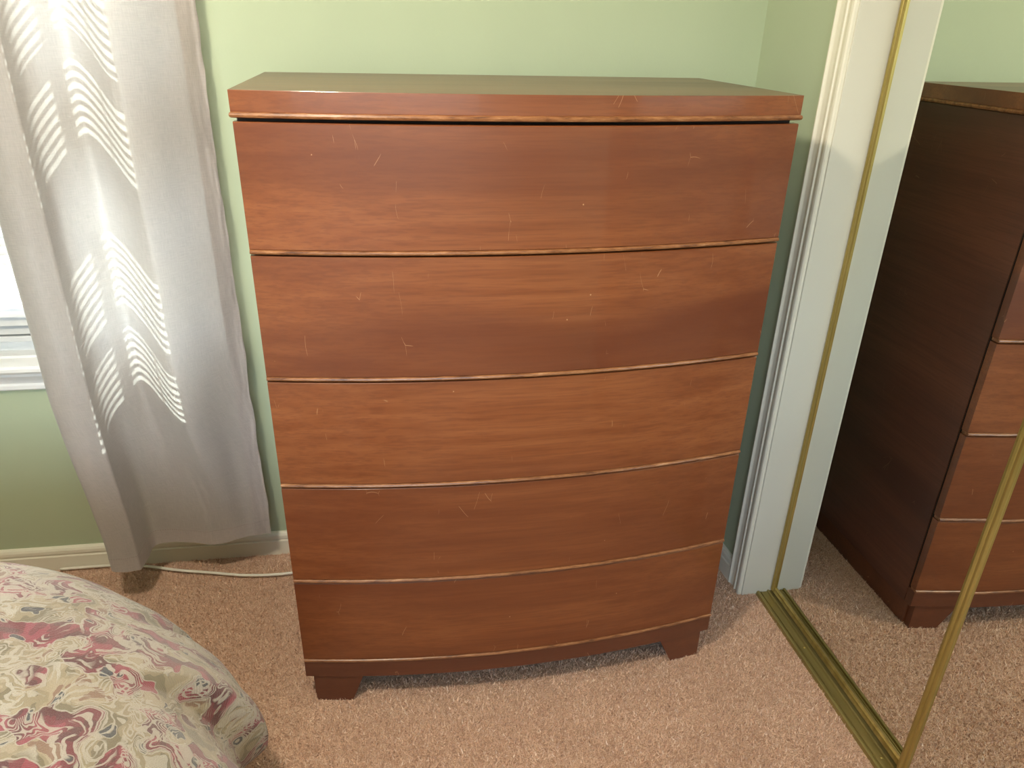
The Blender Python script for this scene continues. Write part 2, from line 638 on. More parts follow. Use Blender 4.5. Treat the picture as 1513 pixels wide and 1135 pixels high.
# right wall: stub by the corner, header over the closet, far pier, closet shell
DY0, DY1, DZ = -0.357, -1.80, 2.04
yb = BW * 1.1345
rw_v, rw_f = [], []
plan = [(1.1345, yb), (1.150, -0.300), (1.150, DY0), (1.30, DY0), (1.30, yb)]
k = len(plan)
rw_v += [(x, y, ZF) for x, y in plan] + [(x, y, CEIL) for x, y in plan]
rw_f += [(j, (j + 1) % k, (j + 1) % k + k, j + k) for j in range(k)] + [tuple(range(k)), tuple(range(k, 2 * k))]
for b_ in [(1.150, 1.30, DY1, DY0, DZ, CEIL), (1.150, 1.30, YF, DY1, ZF, CEIL), (1.80, 1.90, YF, 0.0, ZF, CEIL)]:
    n0 = len(rw_v)
    rw_v += boxv(*b_)
    rw_f += [tuple(i + n0 for i in q) for q in BOXF]
tag(mesh('wall_right', rw_v, rw_f, M_WALL), kind='structure')

# baseboards (profile: off, z)
BBP = [(0.0, ZF), (0.0125, ZF), (0.0125, 0.040), (0.0085, 0.0425), (0.0085, 0.046), (0.0120, 0.049), (0.0115, 0.058), (0.0085, 0.064), (0.004, 0.067), (0.0, 0.067)]
tag(extrude_profile('baseboard_back', BBP, lambda p: wb(XL, p[0], p[1]), lambda p: wb(1.134, p[0], p[1]), M_TRIM), kind='structure')
tag(extrude_profile('baseboard_right', BBP, lambda p: (wall_x(-0.042) - p[0], -0.042, p[1]), lambda p: (wall_x(-0.297) - p[0], -0.297, p[1]), M_TRIM), kind='structure')
tag(extrude_profile('baseboard_left', BBP, lambda p: (XL + p[0], YF, p[1]), lambda p: (XL + p[0], 0.05, p[1]), M_TRIM), kind='structure')
tag(extrude_profile('baseboard_front', BBP, lambda p: (XL, YF + p[0], p[1]), lambda p: (1.15, YF + p[0], p[1]), M_TRIM), kind='structure')

# closet casing: moulded profile (distance from the outer edge, thickness)
CAS = [(0.0, 0.0), (0.0, 0.0135), (0.0015, 0.0155), (0.0045, 0.0155), (0.0065, 0.0125), (0.009, 0.0105), (0.020, 0.0090), (0.027, 0.0100),
       (0.0295, 0.0125), (0.0325, 0.0125), (0.034, 0.0095), (0.041, 0.0095), (0.0425, 0.0120), (0.048, 0.0130), (0.053, 0.0120), (0.0555, 0.009), (0.0555, 0.0)]
YO = -0.2985
tag(extrude_profile('trim_1', CAS, lambda p: (1.1535 - p[1] - 0.0015, YO - p[0], ZF), lambda p: (1.1535 - p[1] - 0.0015, YO - p[0], DZ + 0.055), M_TRIM), kind='structure')
tag(extrude_profile('trim_2', CAS, lambda p: (1.150 - p[1], DY1 - 0.055 + p[0], ZF), lambda p: (1.150 - p[1], DY1 - 0.055 + p[0], DZ + 0.055), M_TRIM), kind='structure')
tag(extrude_profile('trim_3', CAS, lambda p: (1.150 - p[1], YO - 0.0, DZ + 0.055 - p[0]), lambda p: (1.150 - p[1], DY1 - 0.055, DZ + 0.055 - p[0]), M_TRIM), kind='structure')
# jambs: a fixed board lining each end of the opening
tag(boxes('trim_4', [(1.1485, 1.32, DY0 - 0.0005, DY0 + 0.018, ZF, DZ)], M_JAMB, bevel=0.0015), kind='structure')
tag(boxes('trim_5', [(1.1485, 1.32, DY1 - 0.018, DY1, ZF, DZ)], M_JAMB, bevel=0.0015), kind='structure')

# ------------------------------------------------------------------ sliding mirror doors
MX = 1.2313            # rear mirror plane
FX = 1.2080            # front mirror plane


def stile_section(xm, y0, dirn, w, proud):
    """rounded two-step aluminium section; y grows by dirn"""
    pts = [(0.0, 0.006), (0.0, -proud), (0.25 * w, -proud - 0.0012), (0.42 * w, -proud), (0.50 * w, -proud + 0.0015), (0.58 * w, -proud), (0.80 * w, -proud - 0.0004), (w, -proud + 0.001), (w, 0.006)]
    return [(xm + p[1], y0 + dirn * p[0]) for p in pts]


def door(name, xm, ya, yb_, z0, z1, w, proud, tilt=0.0):
    """structure root is the mirror sheet's backing; frame pieces are its children"""
    root = boxes(name, [(xm + 0.003, xm + 0.012, yb_, ya, z0, z1)], M_DARK)
    tag(root, kind='structure')
    boxes('mirror_pane', [(xm, xm + 0.0028, yb_ + 0.002, ya - 0.002, z0 + 0.002, z1 - 0.002)], M_MIRROR, root)
    for y0, dirn in ((ya, -1), (yb_, 1)):
        sec = stile_section(xm, y0, dirn, w, proud)
        o = extrude_profile('stile', sec, lambda p: (p[0], p[1], z0), lambda p: (p[0], p[1], z1), M_BRASS, root)
    rail = [(0.006, 0.0), (-proud, 0.0), (-proud - 0.0012, 0.003), (-proud + 0.0012, 0.0065), (-proud + 0.0018, 0.008), (-proud, 0.010), (-proud, 0.015), (0.0, 0.018), (0.006, 0.018)]
    extrude_profile('rail', rail, lambda p: (xm + p[0], ya - w, z0 + p[1]), lambda p: (xm + p[0], yb_ + w, z0 + p[1]), M_BRASS, root)
    extrude_profile('rail', rail, lambda p: (xm + p[0], ya - w, z1 - p[1]), lambda p: (xm + p[0], yb_ + w, z1 - p[1]), M_BRASS, root)
    return root


door('door_1', MX, -0.3605, -1.21, 0.011, 2.005, 0.0165, 0.004)
door('door_2', FX, -0.9085, -1.795, 0.011, 2.005, 0.0200, 0.004)

# floor track
trk = empty('sliding_door_track', (1.225, -1.0, ZF), 'dull brass grooved floor track below the mirror doors', 'track')
TP = [(1.1885, ZF), (1.1905, 0.0040), (1.1945, 0.0058), (1.1975, 0.0050), (1.1990, 0.0005), (1.2010, 0.0005), (1.2020, 0.0030), (1.2035, 0.0030), (1.2045, 0.0012),
      (1.2190, 0.0012), (1.2200, 0.0050), (1.2215, 0.0066), (1.2235, 0.0066), (1.2245, 0.0040), (1.2300, 0.0040), (1.2440, 0.0040), (1.2450, 0.0066), (1.2480, 0.0066), (1.250, 0.0), (1.250, ZF)]
extrude_profile('track_channel', TP, lambda p: (p[0], DY0 - 0.001, p[1]), lambda p: (p[0], DY1 + 0.001, p[1]), M_TRACK, trk)
for sy in (-0.557, -0.860, -1.16, -1.46):
    bm = bmesh.new()
    bmesh.ops.create_uvsphere(bm, u_segments=12, v_segments=6, radius=0.0038)
    for v in bm.verts:
        v.co.z *= 0.55
    me = bpy.data.meshes.new('screw')
    bm.to_mesh(me)
    bm.free()
    s = link('screw', me, M_BRASS, trk, True)
    s.location = (1.2145 - trk.location[0], sy - trk.location[1], 0.0016 - trk.location[2])
# head track behind the header
tag(boxes('trim_6', [(1.196, 1.252, DY1, DY0, 2.006, DZ)], M_TRACK), kind='structure')

# ------------------------------------------------------------------ window
FO = -0.055            # sash plane (behind the wall face)
win = boxes('window_1', [
    (WX0, WX0 + 0.016, -WT, -0.004, WZ0, WZ1), (WX1 - 0.016, WX1, -WT, -0.004, WZ0, WZ1),
    (WX0, WX1, -WT, -0.004, WZ0, WZ0 + 0.012), (WX0, WX1, -WT, -0.004, WZ1 - 0.022, WZ1)], M_WINDOW, f=wb)
tag(win, kind='structure')
sx0, sx1 = WX0 + 0.016, WX1 - 0.016


def wpart(name, lst, mat, bevel=0.0):
    return boxes(name, lst, mat, win, f=wb, bevel=bevel)


def sash(z0, z1, o0, o1, bot, topr, mzs):
    s = wpart('sash', [(sx0, sx0 + 0.027, o0, o1, z0, z1), (sx1 - 0.027, sx1, o0, o1, z0, z1),
                       (sx0 + 0.027, sx1 - 0.027, o0, o1, z0, z0 + bot), (sx0 + 0.027, sx1 - 0.027, o0, o1, z1 - topr, z1)], M_WINDOW, 0.002)
    g0, g1 = sx0 + 0.027, sx1 - 0.027
    om = 0.5 * (o0 + o1)
    n_ = 5
    for i in range(1, n_):
        x = g1 - (g1 - g0) * i / n_
        wpart('muntin', [(x - 0.009, x + 0.009, o0 + 0.006, o1 - 0.004, z0 + bot, z1 - topr)], M_WINDOW)
    for mz in mzs:
        wpart('muntin', [(g0, g1, o0 + 0.007, o1 - 0.005, mz - 0.010, mz + 0.010)], M_WINDOW)
    wpart('pane', [(g0 - 0.004, g1 + 0.004, om - 0.002, om + 0.002, z0 + bot - 0.004, z1 - topr + 0.004)], M_GLASS)
    return s


sash(WZ0 + 0.012, 1.21, -0.070, -0.036, 0.132, 0.063, [0.916])
sash(1.18, WZ1 - 0.022, -0.108, -0.074, 0.140, 0.050, [1.518, 1.74])
# stool, apron, casing
stool = [(-0.002, 0.0), (0.048, 0.0), (0.052, 0.005), (0.052, 0.012), (0.048, 0.018), (-0.040, 0.018), (-0.040, 0.0)]
extrude_profile('window_stool', stool, lambda p: wb(WX0 - 0.07, p[0], 0.588 + p[1]), lambda p: wb(WX1 + 0.055, p[0], 0.588 + p[1]), M_WINDOW, win)
apron = [(0.0, 0.0), (0.010, 0.0), (0.014, 0.004), (0.014, 0.013), (0.010, 0.017), (0.016, 0.030), (0.024, 0.041), (0.024, 0.047), (0.030, 0.053), (0.030, 0.0588), (0.0, 0.0588)]
extrude_profile('apron', apron, lambda p: wb(WX0 - 0.05, p[0], 0.529 + p[1]), lambda p: wb(WX1 + 0.045, p[0], 0.529 + p[1]), M_WINDOW, win)
wpart('casing', [(WX0 - 0.055, WX0 + 0.006, 0.0, 0.016, 0.606, WZ1 + 0.055)], M_WINDOW, 0.003)
wpart('casing', [(WX1 - 0.006, WX1 + 0.045, 0.0, 0.016, 0.606, WZ1 + 0.055)], M_WINDOW, 0.003)
wpart('casing', [(WX0 + 0.006, WX1 - 0.006, 0.0, 0.016, WZ1 - 0.006, WZ1 + 0.055)], M_WINDOW, 0.003)

# unseen window added in the wall behind the camera for cool fill light
wy0, wy1 = YF - 0.1, YF + 0.016
fill_win = boxes('fill_window', [(VX0 - 0.06, VX0 + 0.02, wy0, wy1, VZ0 - 0.06, VZ1 + 0.06), (VX1 - 0.02, VX1 + 0.06, wy0, wy1, VZ0 - 0.06, VZ1 + 0.06),
                          (VX0 + 0.02, VX1 - 0.02, wy0, wy1, VZ0 - 0.06, VZ0 + 0.02), (VX0 + 0.02, VX1 - 0.02, wy0, wy1, VZ1 - 0.02, VZ1 + 0.06)], M_WINDOW)
tag(fill_win, kind='structure')
vm, vz = 0.5 * (VX0 + VX1), 0.5 * (VZ0 + VZ1)
boxes('sash', [(vm - 0.02, vm + 0.02, YF - 0.07, YF - 0.04, VZ0 + 0.02, VZ1 - 0.02), (VX0 + 0.02, VX1 - 0.02, YF - 0.07, YF - 0.04, vz - 0.02, vz + 0.02)], M_WINDOW, fill_win)
boxes('pane', [(VX0 + 0.02, VX1 - 0.02, YF - 0.057, YF - 0.053, VZ0 + 0.02, VZ1 - 0.02)], M_GLASS, fill_win)

# venetian blind between sash and room
bl = empty('venetian_blind', wb(0.5 * (sx0 + sx1), -0.016, WZ1 - 0.03), 'white venetian blind with narrow open slats hanging in the window', 'blind')
bx0, bx1 = sx0 + 0.004, sx1 - 0.004
ang = math.radians(35)
sl_w, pitch = 0.025, 0.0208
vs, fs = [], []
for i, t in enumerate(np.linspace(-0.5, 0.5, 5)):
    # inner (room) edge lower, slight crown
    o_, z_ = t * sl_w * math.cos(ang), -t * sl_w * math.sin(ang) + 0.0012 * (1 - (2 * t) ** 2)
    for x in (bx0, bx1):
        vs.append((x - 0.5 * (bx0 + bx1), -o_ - BW * 0, z_))
for i in range(4):
    fs.append((2 * i, 2 * i + 1, 2 * i + 3, 2 * i + 2))
slat_me = bpy.data.meshes.new('slat')
slat_me.from_pydata(vs, [], fs)
slat_me.materials.append(M_SLAT)
z = 0.672
zs_list = []
while z < WZ1 - 0.065:
    zs_list.append(z)
    z += pitch
for z in zs_list:
    o = bpy.data.objects.new('slat', slat_me)
    COL.objects.link(o)
    o.parent = bl
    o.location = Vector(wb(0.5 * (bx0 + bx1), -0.016, z)) - Vector(bl.location)
    o.rotation_euler = (0, 0, BW)
boxes('head_rail', [(bx0, bx1, -0.032, 0.000, WZ1 - 0.055, WZ1 - 0.024)], M_SLAT, bl, f=wb)
boxes('bottom_rail', [(bx0, bx1, -0.028, -0.004, 0.646, 0.660)], M_SLAT, bl, f=wb, bevel=0.002)
for cx_ in (bx1 - 0.075, bx1 - 0.30, bx0 + 0.10):
    for o_ in (-0.029, -0.003):
        boxes('ladder_cord', [(cx_ - 0.001, cx_ + 0.001, o_ - 0.0008, o_ + 0.0008, 0.690, WZ1 - 0.05)], M_SLAT, bl, f=wb)

# ================================================================== CHEST OF DRAWERS
W = 0.910
DX, DYF, DYB = 0.0568, -0.5341, -0.092
BOW = 0.041
TOPZ = 1.2392


def front(u):
    """u in 0..W -> y of the bowed front"""
    t = (u - W / 2) / (W / 2)
    return DYF - BOW * (1 - t * t)


def fnorm(u):
    t = (u - W / 2) / (W / 2)
    d = BOW * 2 * t / (W / 2)      # dy/du of front
    n = Vector((d, -1.0, 0)).normalized()
    return n


chest = empty('chest_of_drawers', (DX + W / 2, -0.31, ZF), 'tall bow-front mahogany chest of five drawers standing against the green wall', 'dresser')
NU = 40
US = [W * i / NU for i in range(NU + 1)]


def bowed(name, prof, mat, parent, u0=0.0, u1=W, smooth=False, bevel=0.0, n=NU):
    """prof: (outward offset, z) closed loop swept along the bow"""
    us = [u0 + (u1 - u0) * i / n for i in range(n + 1)]

    def sec(i):
        u = us[i]
        nn = fnorm(u)
        return [(DX + u + (nn.x * p[0] if 0.001 < i < n else 0.0), front(u) + (-p[0]), p[1]) for p in prof]
    return sweep(name, us, sec, mat, parent, smooth=smooth, bevel=bevel)


def circle_prof(r, z, off=0.0, n=10, sq=1.0):
    return [(off + r * math.cos(2 * math.pi * j / n) * sq, z + r * math.sin(2 * math.pi * j / n)) for j in range(n)]


# carcass panels
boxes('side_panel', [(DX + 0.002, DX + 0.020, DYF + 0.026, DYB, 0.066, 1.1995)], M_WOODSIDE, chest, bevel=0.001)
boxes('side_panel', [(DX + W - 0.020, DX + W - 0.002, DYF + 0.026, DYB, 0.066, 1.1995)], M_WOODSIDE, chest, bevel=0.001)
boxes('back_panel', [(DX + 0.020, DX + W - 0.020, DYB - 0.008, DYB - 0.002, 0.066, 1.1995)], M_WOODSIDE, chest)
boxes('carcass_light_stop', [(DX + 0.004, DX + W - 0.004, DYF + 0.024, DYB - 0.010, 0.070, 1.1985)], M_DARK, chest)  # near-black block added inside to stop light and keep the gaps dark
# plinth boards under the sides
for x0 in (DX + 0.012, DX + W - 0.034):
    boxes('plinth', [(x0, x0 + 0.022, DYF + 0.020, DYB, ZF, 0.068)], M_BASE, chest, bevel=0.002)

# drawers: each bottom edge carries a worn bead
ZB = [1.1998, 0.9975, 0.7739, 0.5553, 0.3303, 0.1176]
for i in range(5):
    zt = ZB[i] - (0.0065 if i else 0.0050)
    zb_ = ZB[i + 1] + 0.0030
    c = 0.0016
    prof = [(-0.0185, zb_), (-c, zb_), (0.0, zb_ + c), (0.0, zt - c), (-c, zt), (-0.0185, zt)]
    d = bowed('drawer_front', prof, M_WOOD, chest)
    zc = ZB[i + 1]
    prof2 = [(-0.016, zc + 0.0032), (0.001, zc + 0.0034), (0.0030, zc + 0.0022), (0.0038, zc), (0.0030, zc - 0.0022), (0.001, zc - 0.0034), (-0.016, zc - 0.0034)]
    us = US

    def sec2(i_, prof2=prof2):
        u = US[i_]
        return [(DX + u - chest.location[0], front(u) - p[0] - chest.location[1], p[1] - chest.location[2]) for p in prof2]
    b_ = sweep('bead_moulding', US, sec2, M_BEAD, None, smooth=False)
    b_.parent = d
    b_['label'] = 'worn light bead moulding'

# base rail
prof = [(-0.022, 0.069), (-0.003, 0.069), (0.0, 0.072), (0.0, 0.1125), (-0.002, 0.1140), (-0.022, 0.1140)]
bowed('base_rail', prof, M_BASE, chest)

# bracket feet: front faces cut to a slope on the inner side
def foot(u_out, u_in_bot, u_in_top):
    n = 14
    vs, fs = [], []
    th = 0.024
    for i in range(n + 1):
        t = i / n
        ub = u_out + (u_in_bot - u_out) * t
        ut = u_out + (u_in_top - u_out) * t
        inset = 0.005
        vs += [(DX + ub, front(ub) + inset, ZF), (DX + ut, front(ut) + inset, 0.0695), (DX + ut, front(ut) + inset + th, 0.0695), (DX + ub, front(ub) + inset + th, ZF)]
    for i in range(n):
        for j in range(4):
            a, b = 4 * i + j, 4 * i + (j + 1) % 4
            fs.append((a, b, b + 4, a + 4))
    fs += [(3, 2, 1, 0), (4 * n, 4 * n + 1, 4 * n + 2, 4 * n + 3)]
    return mesh('foot', vs, fs, M_BASE, chest)


foot(0.0165, 0.093, 0.120)
foot(W - 0.0165, W - 0.086, W - 0.122)

# top board with a bowed front edge
tz0 = 1.2085
n = NU
o_ = 0.002
plan = [(DX - o_ + (W + 2 * o_) * i / n, front(W * i / n) + 0.002) for i in range(n + 1)] + [(DX + W + o_, DYB), (DX - o_, DYB)]
k = len(plan)
vs = [(x, y, tz0) for x, y in plan] + [(x, y, TOPZ) for x, y in plan]
fs = [(j, (j + 1) % k, (j + 1) % k + k, j + k) for j in range(k)] + [tuple(range(k - 1, -1, -1)), tuple(range(k, 2 * k))]
top = mesh('top_board', vs, fs, M_WOOD, chest, bevel=0.0007)
top.data.materials.append(M_WOODTOP)
for p in top.data.polygons:
    if p.normal.z > 0.9:
        p.material_index = 1
# bead wrapping three sides below the top
path = [(DX - 0.0005, DYB, 0)] + [(DX + u, front(u) + 0.0015, 0) for u in US] + [(DX + W + 0.0005, DYB, 0)]
P = [Vector(p) for p in path]


def bead_sec(i):
    if i == 0 or i == len(P) - 1:
        nrm = Vector((-1 if i == 0 else 1, 0, 0))
    elif i == 1 or i == len(P) - 2:
        nrm = Vector((-1 if i == 1 else 1, -1, 0))
    else:
        nrm = fnorm(US[i - 1])
    zc, r = 1.2045, 0.0042
    pr = [(-0.022, r), (0.001, r), (0.0032, r * 0.7), (0.0042, 0.0), (0.0032, -r * 0.7), (0.001, -r), (-0.022, -r)]
    return [tuple(P[i] + nrm * p[0] + Vector((0, 0, zc + p[1])) - Vector(chest.location)) for p in pr]


tb = sweep('bead_moulding', P, bead_sec, M_BEAD, None)
tb.parent = top
tb['label'] = 'worn bead moulding under the top'

# ================================================================== CURTAIN
up_pts = [(-0.366, 0.125), (-0.440, 0.108), (-0.458, 0.185), (-0.410, 0.212), (-0.3685, 0.203), (-0.362, 0.168), (-0.346, 0.145), (-0.324, 0.122), (-0.300, 0.098), (-0.278, 0.106), (-0.250, 0.130),
          (-0.228, 0.152), (-0.208, 0.170), (-0.190, 0.174), (-0.160, 0.152), (-0.125, 0.116), (-0.092, 0.094), (-0.075, 0.082), (-0.062, 0.076)]
lo_pts = [(-0.372, 0.140), (-0.408, 0.160), (-0.414, 0.205), (-0.380, 0.212), (-0.3480, 0.205), (-0.343, 0.160), (-0.338, 0.112), (-0.300, 0.104), (-0.262, 0.112), (-0.235, 0.118), (-0.205, 0.126),
          (-0.190, 0.124), (-0.175, 0.121), (-0.160, 0.119), (-0.140, 0.115), (-0.115, 0.106), (-0.092, 0.102), (-0.075, 0.094), (-0.058, 0.092)]
up_a, lo_a = np.array(up_pts), np.array(lo_pts)
NCU, NCR = 176, 110
CUT_Z0, CUT_Z1 = 0.133, 2.16


def resample(poly, n):
    """piecewise smooth: Catmull-Rom except at the sharp fold (index 4)"""
    P_ = np.vstack([2 * poly[0] - poly[1], poly, 2 * poly[-1] - poly[-2]])
    out = []
    segn = len(poly) - 1
    for i in range(n + 1):
        s = segn * i / n
        k_ = min(int(s), segn - 1)
        t = s - k_
        p0, p1, p2, p3 = P_[k_], P_[k_ + 1], P_[k_ + 2], P_[k_ + 3]
        if k_ == 3:
            p3 = p2 + (p2 - p1)
        if k_ == 4:
            p0 = p1 - (p2 - p1)
        out.append(0.5 * ((2 * p1) + (-p0 + p2) * t + (2 * p0 - 5 * p1 + 4 * p2 - p3) * t * t + (-p0 + 3 * p1 - 3 * p2 + p3) * t ** 3))
    return np.array(out)


def curtain_point(i, z):
    t = smoothstep(0.15, 0.62, z)
    poly = lo_a * (1 - t) + up_a * t
    return poly


def curtain_rows(z0, z1, rows, bulge=0.0, i0=0):
    vs, uv = [], []
    for r in range(rows + 1):
        z = z0 + (z1 - z0) * r / rows
        pts = resample(curtain_point(0, z), NCU)
        arc = 0.0
        for i, (x, o) in enumerate(pts):
            if i:
                arc += math.hypot(x - pts[i - 1][0], o - pts[i - 1][1])
            s = i / NCU
            # creases: soft diagonal wrinkles and a rumpled right edge
            wr = 0.0022 * mnoise.noise(Vector((s * 9.0, z * 5.0, 1.3))) + 0.0016 * mnoise.noise(Vector((s * 22.0 + z * 6, z * 9.0, 4.1)))
            edge = smoothstep(0.88, 1.0, s)
            wr += edge * (0.006 * mnoise.noise(Vector((3.0, z * 13.0, 2.2))) + 0.004 * mnoise.noise(Vector((s * 30, z * 30.0, 7.2))))
            xx = x + edge * (0.006 * mnoise.noise(Vector((8.0, z * 7.0, 0.2))) + 0.003 * mnoise.noise(Vector((2.0, z * 24.0, 0.2))))
            zz = z
            if r == 0:
                zz += 0.003 * math.sin(s * 17.0)
            if i >= i0:
                vs.append(wb(xx, o + wr + bulge, zz))
                uv.append((arc, z))
    fs = []
    k_ = NCU + 1 - i0
    for r in range(rows):
        for i in range(NCU - i0):
            a = r * k_ + i
            fs.append((a, a + 1, a + 1 + k_, a + k_))
    return vs, fs, uv


cur = empty('window_curtain', wb(-0.25, 0.11, CUT_Z0), 'taupe curtain panel hanging in deep folds over the right half of the window', 'curtain')
vs, fs, uv = curtain_rows(CUT_Z0, CUT_Z1, NCR)
mesh('cloth', vs, fs, M_CURTAIN, cur, smooth=True, recalc=False, uv=uv)
vs, fs, uv = curtain_rows(CUT_Z0 - 0.0015, CUT_Z0 + 0.040, 4, bulge=0.0016)
mesh('hem', vs, fs, M_HEM, cur, smooth=True, recalc=False, uv=uv)
vs, fs, uv = curtain_rows(CUT_Z0 + 0.038, CUT_Z1, NCR, bulge=0.0015, i0=NCU - 20)
mesh('side_hem', vs, fs, M_HEM, cur, smooth=True, recalc=False, uv=uv)
# stitching line: dashes of thread along the top of the hem
vsS, fsS = [], []
rowz = CUT_Z0 + 0.0395
pts = resample(curtain_point(0, rowz), 260)
for i in range(0, 260):
    if i % 2:
        continue
    (x0, o0), (x1, o1) = pts[i], pts[i + 1]
    n0 = len(vsS)
    for dz in (-0.0005, 0.0005):
        vsS.append(wb(x0, o0 + 0.0040, rowz + dz))
        vsS.append(wb(x1, o1 + 0.0040, rowz + dz))
    fsS.append((n0, n0 + 1, n0 + 3, n0 + 2))
mesh('stitching', vsS, fsS, M_THREAD, cur, recalc=False)

# rod above, outside the frame
rod = empty('curtain_rod', wb(-0.5, 0.13, 2.172), 'dark bronze curtain rod above the window', 'curtain rod')
tube('pole', [wb(-1.12, 0.13, 2.172), wb(0.02, 0.13, 2.172)], 0.009, M_RODMETAL, rod)
for x in (-1.10, 0.0):
    tube('bracket', [wb(x, 0.001, 2.172), wb(x, 0.13, 2.172)], 0.006, M_RODMETAL, rod)

# ================================================================== BED
XE, YE, RC = -0.185, -0.745, 0.40
PROF = [(-0.30, 0.566), (-0.12, 0.565), (0.0, 0.560), (0.06, 0.551), (0.12, 0.525), (0.18, 0.480), (0.24, 0.410), (0.28, 0.330), (0.292, 0.268), (0.284, 0.255)]
bed = empty('bed', (-1.15, -1.75, ZF), 'low bed hidden below the floral bedspread in the near left corner', 'bed')
boxes('mattress', [(-2.05, XE - 0.02, -2.78, YE - 0.02, 0.30, 0.530)], M_SHEET, bed, bevel=0.05)
boxes('box_spring', [(-2.05, XE - 0.03, -2.78, YE - 0.03, 0.12, 0.298)], M_SHEET, bed, bevel=0.01)
for x in (-1.98, XE - 0.20):
    for y in (-2.70, YE - 0.20):
        boxes('leg', [(x, x + 0.06, y, y + 0.06, ZF, 0.121)], M_RODMETAL, bed)

contour = []
S = 0.0
NL, NA, NR = 90, 180, 120
xs = np.linspace(-2.05, XE - RC, NL)
for x in xs:
    contour.append((x, YE, 0.0, 1.0))
for a in np.linspace(90, 0, NA)[1:]:
    contour.append((XE - RC + RC * math.cos(math.radians(a)), YE - RC + RC * math.sin(math.radians(a)), math.cos(math.radians(a)), math.sin(math.radians(a))))
for y in np.linspace(YE - RC, -2.78, NR)[1:]:
    contour.append((XE, y, 1.0, 0.0))
pd = np.array(PROF)
arc = np.concatenate([[0], np.cumsum(np.hypot(np.diff(pd[:, 0]), np.diff(pd[:, 1])))])
NP = 80
sa = np.linspace(0, arc[-1], NP + 1)
pdx = np.interp(sa, arc, pd[:, 0])
pdz = np.interp(sa, arc, pd[:, 1])
for _ in range(6):
    pdx[1:-1] = 0.25 * pdx[:-2] + 0.5 * pdx[1:-1] + 0.25 * pdx[2:]
    pdz[1:-1] = 0.25 * pdz[:-2] + 0.5 * pdz[1:-1] + 0.25 * pdz[2:]
vs, uv, fs = [], [], []
cs = [0.0]
for i in range(1, len(contour)):
    cs.append(cs[-1] + math.hypot(contour[i][0] - contour[i - 1][0] + 0.15 * (contour[i][2] - contour[i - 1][2]), contour[i][1] - contour[i - 1][1] + 0.15 * (contour[i][3] - contour[i - 1][3])))
SCORN = cs[NL + NA // 2]
for i, (x, y, nx, ny) in enumerate(contour):
    for j in range(NP + 1):
        d, z = pdx[j], pdz[j]
        h = smoothstep(-0.05, 0.29, d)
        s = cs[i]
        # puffy quilting, drape folds that grow towards the hem
        pf = 0.010 * mnoise.noise(Vector((s * 5.0, d * 6.0, 0.7))) + 0.004 * mnoise.noise(Vector((s * 14.0, d * 14.0, 3.7)))
        # the cover's corner hangs as a point and tucks back behind it
        phi = math.degrees(math.atan2(ny, nx))
        side = 1.0 - smoothstep(18.0, 24.0, phi)
        fold = h * h * ((0.004 + 0.014 * side) * math.sin((s - SCORN) * 23.0 + 0.6) + (0.003 + 0.009 * side) * mnoise.noise(Vector((s * 9.0, 0.3, 9.0))))
        fold += h * h * (-0.048 * (1.0 - smoothstep(23.4, 25.8, phi)) + 0.010 * math.exp(-((phi - 27.5) / 3.0) ** 2) - 0.016 * math.exp(-((phi - 42.5) / 2.2) ** 2))
        # stitched channel running along the top edge
        ch = -0.007 * math.exp(-((d - 0.035) / 0.010) ** 2)
        dd = d + fold * h
        zz = z + pf + ch + 0.35 * fold * (1 - h)
        vs.append((x + nx * dd, y + ny * dd, zz))
        uv.append((x + nx * (sa[j] - 0.30), y + ny * (sa[j] - 0.30)))   # the cover unrolled flat
k_ = NP + 1
for i in range(len(contour) - 1):
    for j in range(NP):
        a = i * k_ + j
        fs.append((a, a + k_, a + k_ + 1, a + 1))
# flat middle of the top
nb = len(vs)
spread_v = vs
inner = [i * k_ for i in range(len(contour))]
vs.append((-2.05, -2.78, 0.566))
uv.append((-2.05, -2.78))
for a, b in zip(inner[:-1], inner[1:]):
    fs.append((a, nb, b))
spread = mesh('bedspread', vs, fs, M_TAP, None, smooth=True, recalc=True, uv=uv)
tag(spread, 'floral tapestry bedspread in burgundy, cream and sage draped over the bed corner', 'bedspread')
md = spread.modifiers.new('thickness', 'SOLIDIFY')
md.thickness = 0.012
md.offset = -1

# ================================================================== POWER CORD
ctrl = [(-0.62, -0.004), (-0.50, -0.012), (-0.407, -0.024), (-0.32, -0.053), (-0.23, -0.077), (-0.123, -0.104), (-0.013, -0.109), (0.10, -0.085), (0.22, -0.055), (0.34, -0.042)]
cp = []
cc = [Vector((x, y if i > 1 else BW * x - 0.022, 0.0075)) for i, (x, y) in enumerate(ctrl)]
for i in range(len(cc) - 1):
    p0, p1, p2, p3 = cc[max(i - 1, 0)], cc[i], cc[i + 1], cc[min(i + 2, len(cc) - 1)]
    for t in np.linspace(0, 1, 8, endpoint=False):
        cp.append(0.5 * ((2 * p1) + (p2 - p0) * t + (2 * p0 - 5 * p1 + 4 * p2 - p3) * t * t + (3 * p1 - p0 - 3 * p2 + p3) * t ** 3))
cp.append(cc[-1])
cord = tube('power_cord', cp, 0.0038, M_PLASTIC)
tag(cord, 'white power cord lying on the carpet along the baseboard', 'cord')

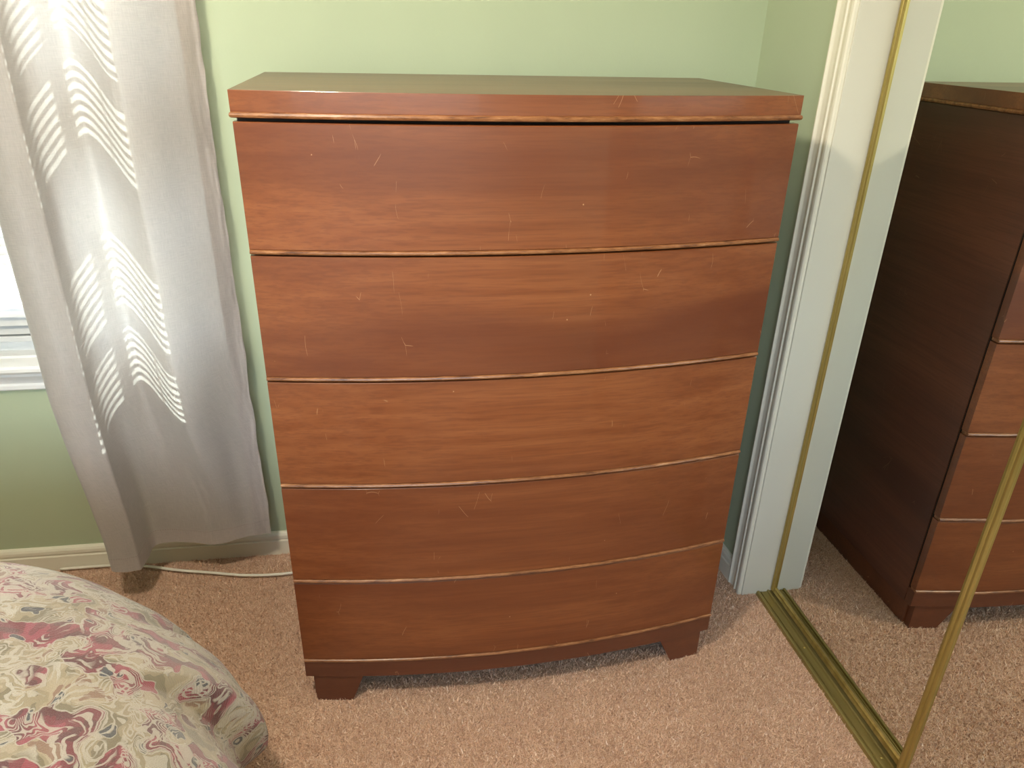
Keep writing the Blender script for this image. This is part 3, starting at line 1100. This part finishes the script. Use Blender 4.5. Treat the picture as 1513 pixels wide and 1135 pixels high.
# ================================================================== LAMP (outside the frame)
LX, LY, LZ = -0.10, -1.28, 1.90
lamp = empty('ceiling_light', (LX, LY, CEIL), 'frosted glass pendant lamp hanging from the ceiling', 'ceiling light')
tube('stem', [(LX, LY, CEIL - 0.001), (LX, LY, LZ + 0.10)], 0.012, M_RODMETAL, lamp)
tube('canopy', [(LX, LY, CEIL - 0.03), (LX, LY, CEIL)], 0.07, M_RODMETAL, lamp, 24)
vs, fs = [], []
nn_ = 24
ring = [(0.055, 0.10), (0.09, 0.07), (0.115, 0.02), (0.12, -0.01)]
for r_, z_ in ring:
    for j in range(nn_):
        vs.append((LX + r_ * math.cos(2 * math.pi * j / nn_), LY + r_ * math.sin(2 * math.pi * j / nn_), LZ + z_))
for i in range(len(ring) - 1):
    for j in range(nn_):
        a, b = i * nn_ + j, i * nn_ + (j + 1) % nn_
        fs.append((a, b, b + nn_, a + nn_))
mesh('shade', vs, fs, M_LAMPGLASS, lamp, smooth=True)
ld = bpy.data.lights.new('bulb', 'POINT')
ld.energy = LAMP_POWER
ld.color = (1.0, 0.90, 0.73)
ld.shadow_soft_size = 0.05
lo = bpy.data.objects.new('bulb', ld)
COL.objects.link(lo)
lo.parent = lamp
lo.location = (0, 0, LZ - 0.03 - CEIL)

# ================================================================== CARPET PILE
def pile(n, x0, x1, y0, y1, keep):
    x = rng.uniform(x0, x1, n)
    y = rng.uniform(y0, y1, n)
    m = keep(x, y)
    return x[m], y[m]


def keep(x, y):
    k1 = ~((x > DX + 0.03) & (x < DX + W - 0.03) & (y > -0.50))
    k2 = (x < 1.187) | ((y > -0.352) & (x < 1.13))
    k2 &= ~((x > 1.132) & (y > -0.358))
    k3 = y < (BW * x - 0.0135)
    k4 = ~((x < -0.22) & (y < -0.78))
    return k1 & k2 & k3 & k4


px, py = pile(300000, -1.0, 1.19, -1.42, 0.05, keep)
qx, qy = pile(60000, 0.35, 1.187, -1.95, -1.42, lambda x, y: x < 2.0)
px, py = np.concatenate([px, qx]), np.concatenate([py, qy])
N = len(px)
h = rng.uniform(0.003, 0.0085, N)
a = rng.uniform(0, 2 * np.pi, N)
lean = rng.uniform(0.001, 0.008, N)
la = rng.uniform(0, 2 * np.pi, N)
w_ = rng.uniform(0.0009, 0.0018, N)
V = np.empty((N, 3, 3), dtype=np.float32)
V[:, 0] = np.stack([px - w_ * np.cos(a), py - w_ * np.sin(a), np.full(N, ZF)], 1)
V[:, 1] = np.stack([px + w_ * np.cos(a), py + w_ * np.sin(a), np.full(N, ZF)], 1)
V[:, 2] = np.stack([px + lean * np.cos(la), py + lean * np.sin(la), ZF + h], 1)
me = bpy.data.meshes.new('carpet_pile')
me.vertices.add(3 * N)
me.vertices.foreach_set('co', V.ravel())
me.loops.add(3 * N)
me.loops.foreach_set('vertex_index', np.arange(3 * N, dtype=np.int32))
me.polygons.add(N)
me.polygons.foreach_set('loop_start', np.arange(0, 3 * N, 3, dtype=np.int32))
me.update(calc_edges=True)
at = me.attributes.new('tone', 'FLOAT', 'POINT')
tone = np.clip(rng.normal(0.60, 0.24, N), 0, 1)
at.data.foreach_set('value', np.repeat(tone, 3).astype(np.float32))
pl = link('carpet_pile', me, M_PILE, fl)
pl['kind'] = 'stuff'
